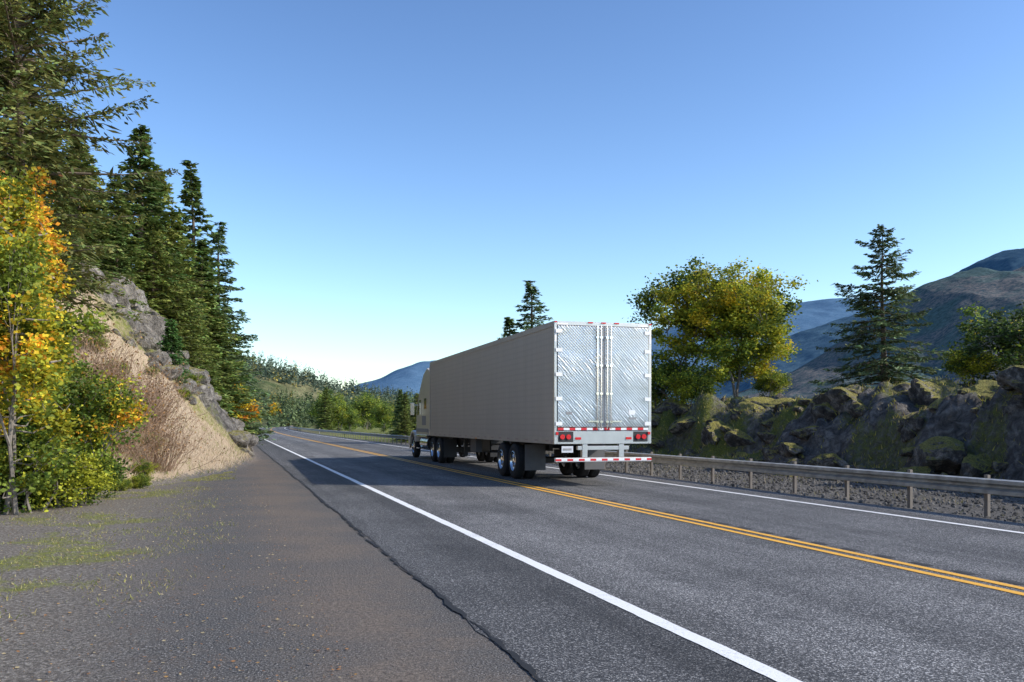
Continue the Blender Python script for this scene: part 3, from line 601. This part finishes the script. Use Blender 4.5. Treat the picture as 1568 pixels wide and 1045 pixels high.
m.box(.75,.85,2.6,6.4,.82,1.04,0); m.box(W-.85,W-.75,2.6,6.4,.82,1.04,0); m.box(.3,.42,13,16.0,.98,1.05,0); m.box(.35,2.25,13,16,1.0,1.045,0)
for y in(3.75,5.02): m.box(.3,2.3,y-.07,y+.07,.44,.58,0); m.box(.6,.75,y-.45,y+.45,.55,.78,0); m.box(W-.75,W-.6,y-.45,y+.45,.55,.78,0)
m.obj('underframe',[MK],truck)
m=MB()
for i,y in enumerate(np.arange(.4,LN-.6,.9)): m.box(-.004,0,y,y+.27,ZB_+.06,ZB_+.10,0)
m.box(-.02,0,.12,.2,ZB_+.03,ZB_+.1,0); m.box(-.02,0,8,8.1,ZB_+.0,ZB_+.05,1)
m.obj('side_reflectors',[simple('side_tape',(.38,.30,.27)),MAm],truck)
m=MB(); m.box(0,.075,-.03,.05,ZB_,ZT,0); m.box(W-.075,W,-.03,.05,ZB_,ZT,0); m.box(.075,W-.075,-.03,.05,ZT-.10,ZT,0); m.box(.075,W-.075,-.03,.05,ZB_,1.40,0)
for (a_,b_) in((.74,.88),(1.72,1.86)): m.box(a_,b_,-.02,.12,.74,ZB_-.002,0)
m.box(.62,2.0,-.01,.1,.92,1.02,0)
m.obj('rear_frame',[MAl],truck,.008)
m=MB(); m.box(.085,1.285,-.045,.045,1.49,ZT-.11,0); m.box(1.315,W-.085,-.045,.045,1.49,ZT-.11,0); m.obj('doors',[MD],truck,.01)
m=MB()
m.box(1.272,1.328,-.056,-.047,1.50,ZT-.12,0)
for x in (1.12,1.22,1.38,1.48): 
    m.tube((x,-.085,1.44),(x,-.085,ZT-.09),.014,m=1,k=8)
    for z in (1.60,2.3,3.0,3.7): m.box(x-.035,x+.035,-.1,-.047,z,z+.05,1)
for z in(1.53,2.15,2.75,3.35,3.82):
    for x0,x1 in((.03,.2),(W-.2,W-.03)): m.box(x0,x1,-.07,-.046,z,z+.09,2)
m.box(.85,1.10,-.13,-.1,1.62,1.65,1); m.box(1.50,1.76,-.13,-.1,1.62,1.65,1)
m.box(1.97,2.15,-.052,-.0465,1.80,1.92,2); m.box(1.97,2.18,-.052,-.0465,1.68,1.74,0); m.box(.3,.46,-.052,-.0465,1.8,1.87,0)
m.obj('door_hardware',[MG,MC,MWT],truck)
m=MB()
x=.09;i=0
while x<W-.12:
    m.box(x,min(x+.15,W-.09),-.052,-.0315,1.415,1.475,i%2); x+=.152;i+=1
x=.02;i=0
while x<W-.1: m.box(x,min(x+.15,W-.02),-.086,-.0815,.655,.705,i%2); x+=.152;i+=1
for x0 in(.08,W-.38): m.box(x0,x0+.28,-.037,-.0305,ZT-.09,ZT-.045,1)
m.box(.012,.06,-.037,-.0305,3.6,3.95,1); m.box(W-.06,W-.012,-.037,-.0305,3.6,3.95,1)
m.obj('reflective_tape',[MRT,MWT],truck)
m=MB()
for x in (.035,.95,1.3,1.65,W-.035): m.box(x-.06 if .5<x<2 else x-.03,x+.06 if .5<x<2 else x+.03,-.055,-.031,ZT-.035,ZT-.005,0)
for bx_ in(.14,.30,W-.44,W-.28): m.tube((bx_+.07,-.03,1.25),(bx_+.07,-.06,1.25),.062,k=16,m=0)
m.box(.04,.1,-.06,-.031,1.3,1.37,0); m.box(W-.1,W-.04,-.06,-.031,1.3,1.37,0)
m.box(.55,.7,-.05,-.031,1.18,1.24,0); m.box(W-.7,W-.55,-.05,-.031,1.18,1.24,0)
m.obj('tail_lights',[MRd],truck)
m=MB(); m.box(.1,.5,-.0305,-.024,1.12,1.38,0); m.box(W-.5,W-.1,-.0305,-.024,1.12,1.38,0); m.obj('light_boxes',[MK],truck)
m=MB(); m.box(.02,W-.02,-.08,.03,.63,.73,0); m.obj('underride_bumper',[MW],truck,.01)
m=MB(); m.box(.2,.5,-.015,-.005,.86,1.02,0); m.box(.24,.46,-.02,-.0155,.915,.965,1); m.obj('licence_plate',[MY,MG],truck)
m=MB(); m.box(.12,.72,2.85,2.87,.28,1.0,0); m.box(W-.72,W-.12,2.85,2.87,.28,1.0,0); m.obj('mudflaps',[MF],truck)
TY=[(-.13,.285),(-.142,.36),(-.135,.44),(-.112,.485),(-.08,.505),(-.06,.505),(-.055,.492),(-.045,.492),(-.04,.507),(-.008,.507),(-.004,.494),(.004,.494),(.008,.507),(.04,.507),(.045,.492),(.055,.492),(.06,.505),(.08,.505),(.112,.485),(.135,.44),(.142,.36),(.13,.285)]
RMo=[(-.13,.29),(-.14,.275),(-.12,.26),(-.02,.25),(.02,.20),(.03,.135),(.0,.13),(-.08,.105),(-.12,.10),(-.135,.06),(-.135,.001)]
RMf=[(-.13,.29),(-.14,.275),(-.11,.262),(-.09,.25),(-.13,.19),(-.15,.13),(-.17,.10),(-.21,.08),(-.215,.001)]
RMi=[(-.13,.29),(-.12,.26),(.1,.255),(.12,.2),(.12,.001)]
def wheel(nm_,cx,cy,sgn,rim):
    m=MB(); m.lathe((cx,cy,.507),TY,40,0,sgn); m.lathe((cx,cy,.507),rim,40,1,sgn)
    if rim is RMo:
        for i in range(10):
            a_=i*math.pi/5; y=cy+.165*math.cos(a_); z=.507+.165*math.sin(a_); m.tube((cx+sgn*.03,y,z),(cx-sgn*.005,y,z),.016,k=6,m=1)
            a_+=math.pi/10; y=cy+.222*math.cos(a_); z=.507+.222*math.sin(a_); m.tube((cx+sgn*.01,y,z),(cx-sgn*.004,y,z),.024,k=8,m=2)
    m.obj(nm_,[MT,MC,MK],truck,smooth=True)
k=0
for cy in(3.75,5.02,14.45,15.75):
    for sgn in(1,-1):
        x=.16 if sgn==1 else W-.16
        k+=1; wheel('wheel_%d'%k,x,cy,sgn,RMo); k+=1; wheel('wheel_%d'%k,x+sgn*.33,cy,sgn,RMi)
for sgn in(1,-1): k+=1; wheel('wheel_%d'%k,.2 if sgn==1 else W-.2,20.5,sgn,RMf)
m=MB()
for x in(.45,W-.45): m.box(x-.06,x+.06,11.4,11.52,.42,1.06,0); m.box(x-.13,x+.13,11.33,11.59,.38,.42,0); m.tube((x,11.46,.9),(x,12.6,1.05),.03,m=0)
m.tube((.45,11.46,.8),(W-.45,11.46,.8),.03,m=0); m.box(.35,2.2,7.6,8.6,.62,.68,0); m.box(.35,.4,7.6,8.6,.62,1.05,0)
m.box(.25,.75,9.1,9.9,.6,1.05,1); 
m.obj('landing_gear',[MK,MF],truck)
m=MB()
m.box(.75,.85,13.6,21.6,.72,.98,0); m.box(W-.85,W-.75,13.6,21.6,.72,.98,0); m.box(.9,1.7,14.2,16.1,1.0,1.06,0)
for y in(14.45,15.75): m.box(.3,2.3,y-.09,y+.09,.42,.6,0)
m.box(.1,.62,13.75,13.77,.25,1.0,0);m.box(W-.62,W-.1,13.75,13.77,.25,1.0,0)
m.obj('chassis',[MK],truck)
m=MB(); m.prism([(16.75,1.05),(16.75,3.85),(17.1,3.93),(17.9,3.7),(18.7,3.12),(19.0,2.85),(19.62,2.1),(19.62,1.05)],.05,W-.05,0)
m.prism([(16.45,1.3),(16.45,3.75),(16.745,3.84),(16.745,1.3)],.05,.10,0); m.prism([(16.45,1.3),(16.45,3.75),(16.745,3.84),(16.745,1.3)],W-.10,W-.05,0)
m.obj('cab_sleeper',[MTR],truck,.06)
m=MB()
def loft(m,secs,mi):
    V=[];F=[]
    for (y,x0,x1,z0,z1,ch) in secs: V+=[(x0,y,z0),(x1,y,z0),(x1,y,z1-ch),(x1-ch,y,z1),(x0+ch,y,z1),(x0,y,z1-ch)]
    n=6
    for i in range(len(secs)-1):
        for q in range(n): F.append((i*n+q,i*n+(q+1)%n,(i+1)*n+(q+1)%n,(i+1)*n+q))
    F+=[tuple(range(n)),tuple(range((len(secs)-1)*n,len(secs)*n))]; m.add(V,F,mi)
loft(m,[(19.6,.3,2.3,.9,2.08,.12),(20.6,.4,2.2,.85,1.9,.14),(21.5,.55,2.05,.8,1.65,.2),(21.75,.7,1.9,.8,1.4,.2)],0)
for s in(0,1):
    a0,a1=(.02,.55) if s==0 else (W-.55,W-.02)
    poly=[(19.85,.75),(19.9,1.05),(20.15,1.2),(20.5,1.26),(20.9,1.2),(21.2,1.0),(21.65,.95),(21.7,.6),(21.2,.6),(21.05,.95),(20.8,1.1),(20.5,1.13),(20.2,1.08),(20.02,.95),(19.95,.75)]
    m.prism(poly,a0,a1,0)
m.obj('hood',[MTR],truck,.03)
m=MB(); m.box(.1,W-.1,21.7,21.85,.4,.72,0); m.box(.85,1.75,21.752,21.79,.8,1.35,0)
for x in(.13,W-.13): m.tube((x,16.62,1.1),(x,16.62,3.95),.065,k=14,m=0)
for s,x in((0,.38),(1,W-.38)): m.tube((x,17.2,.72),(x,18.9,.72),.31,k=24,m=0)
m.box(.03,.5,19.0,19.5,.45,.5,0); m.box(-.0,.04,16.9,19.5,1.0,1.08,0)
for x in(-.16,W+.16): m.box(x-.09,x+.09,19.45,19.52,1.95,2.5,0)
m.tube((-.1,19.48,2.4),(.1,19.4,2.4),.015,m=0); m.tube((W+.1,19.48,2.4),(W-.1,19.4,2.4),.015,m=0)
m.obj('chrome_fittings',[MC],truck,.01)
m=MB()
for x0,x1 in((.042,.049),(W-.049,W-.042)):
    m.prism([(18.45,1.95),(18.45,2.62),(18.95,2.6),(19.42,2.08),(19.42,1.95)],x0,x1,0); m.prism([(17.2,2.2),(17.2,2.65),(17.7,2.65),(17.7,2.2)],x0,x1,0)
m.add([(.25,19.055,2.81),(W-.25,19.055,2.81),(W-.25,19.61,2.16),(.25,19.61,2.16)],[(0,1,2,3)],0)
m.obj('windows',[MGl],truck)
m=MB(); m.box(.03,.048,16.76,19.6,1.2,1.35,0); m.box(.042,.048,17.3,18.2,1.5,1.9,0); m.obj('cab_trim',[MG],truck)
# ---------------------------------------------------------------- light, sky, camera
EL=math.radians(33); AZ=math.radians(-11)
sv=Vector((math.cos(EL)*math.cos(AZ),math.cos(EL)*math.sin(AZ),math.sin(EL)))
ld=bpy.data.lights.new('sun','SUN'); ld.energy=5.0; ld.angle=math.radians(.5); ld.color=(1,.93,.82)
lo=bpy.data.objects.new('sun',ld); lo.rotation_euler=sv.to_track_quat('Z','Y').to_euler(); link(lo)
wd=bpy.data.worlds.new('World'); S.world=wd; wd.use_nodes=True; nt=wd.node_tree; bg=nt.nodes['Background']
sk=nt.nodes.new('ShaderNodeTexSky'); sk.sky_type='NISHITA'; sk.sun_disc=False; sk.sun_elevation=EL; sk.sun_rotation=math.radians(101)
sk.altitude=300; sk.air_density=1.0; sk.dust_density=.8; sk.ozone_density=1.7
def vm(op,a_,k_):
    x=nt.nodes.new('ShaderNodeVectorMath'); x.operation=op; nt.links.new(a_,x.inputs[0]); x.inputs[1].default_value=(k_,k_,k_); return x.outputs[0]
ga=nt.nodes.new('ShaderNodeGamma'); ga.inputs['Gamma'].default_value=1.42
nt.links.new(vm('MULTIPLY',sk.outputs[0],.225),ga.inputs['Color'])
nt.links.new(vm('MULTIPLY',ga.outputs[0],1.06/.15),bg.inputs[0]); bg.inputs[1].default_value=.15
cd=bpy.data.cameras.new('camera'); cd.sensor_width=36; cd.lens=36*1400/1568; cd.shift_y=125.5/1568; cd.clip_end=30000; cd.clip_start=.1
co=bpy.data.objects.new('camera',cd); co.location=(0,0,1.6); co.rotation_euler=(math.pi/2,0,0); link(co); S.camera=co
S.view_settings.view_transform='Standard'; S.view_settings.look='None'; S.view_settings.exposure=0
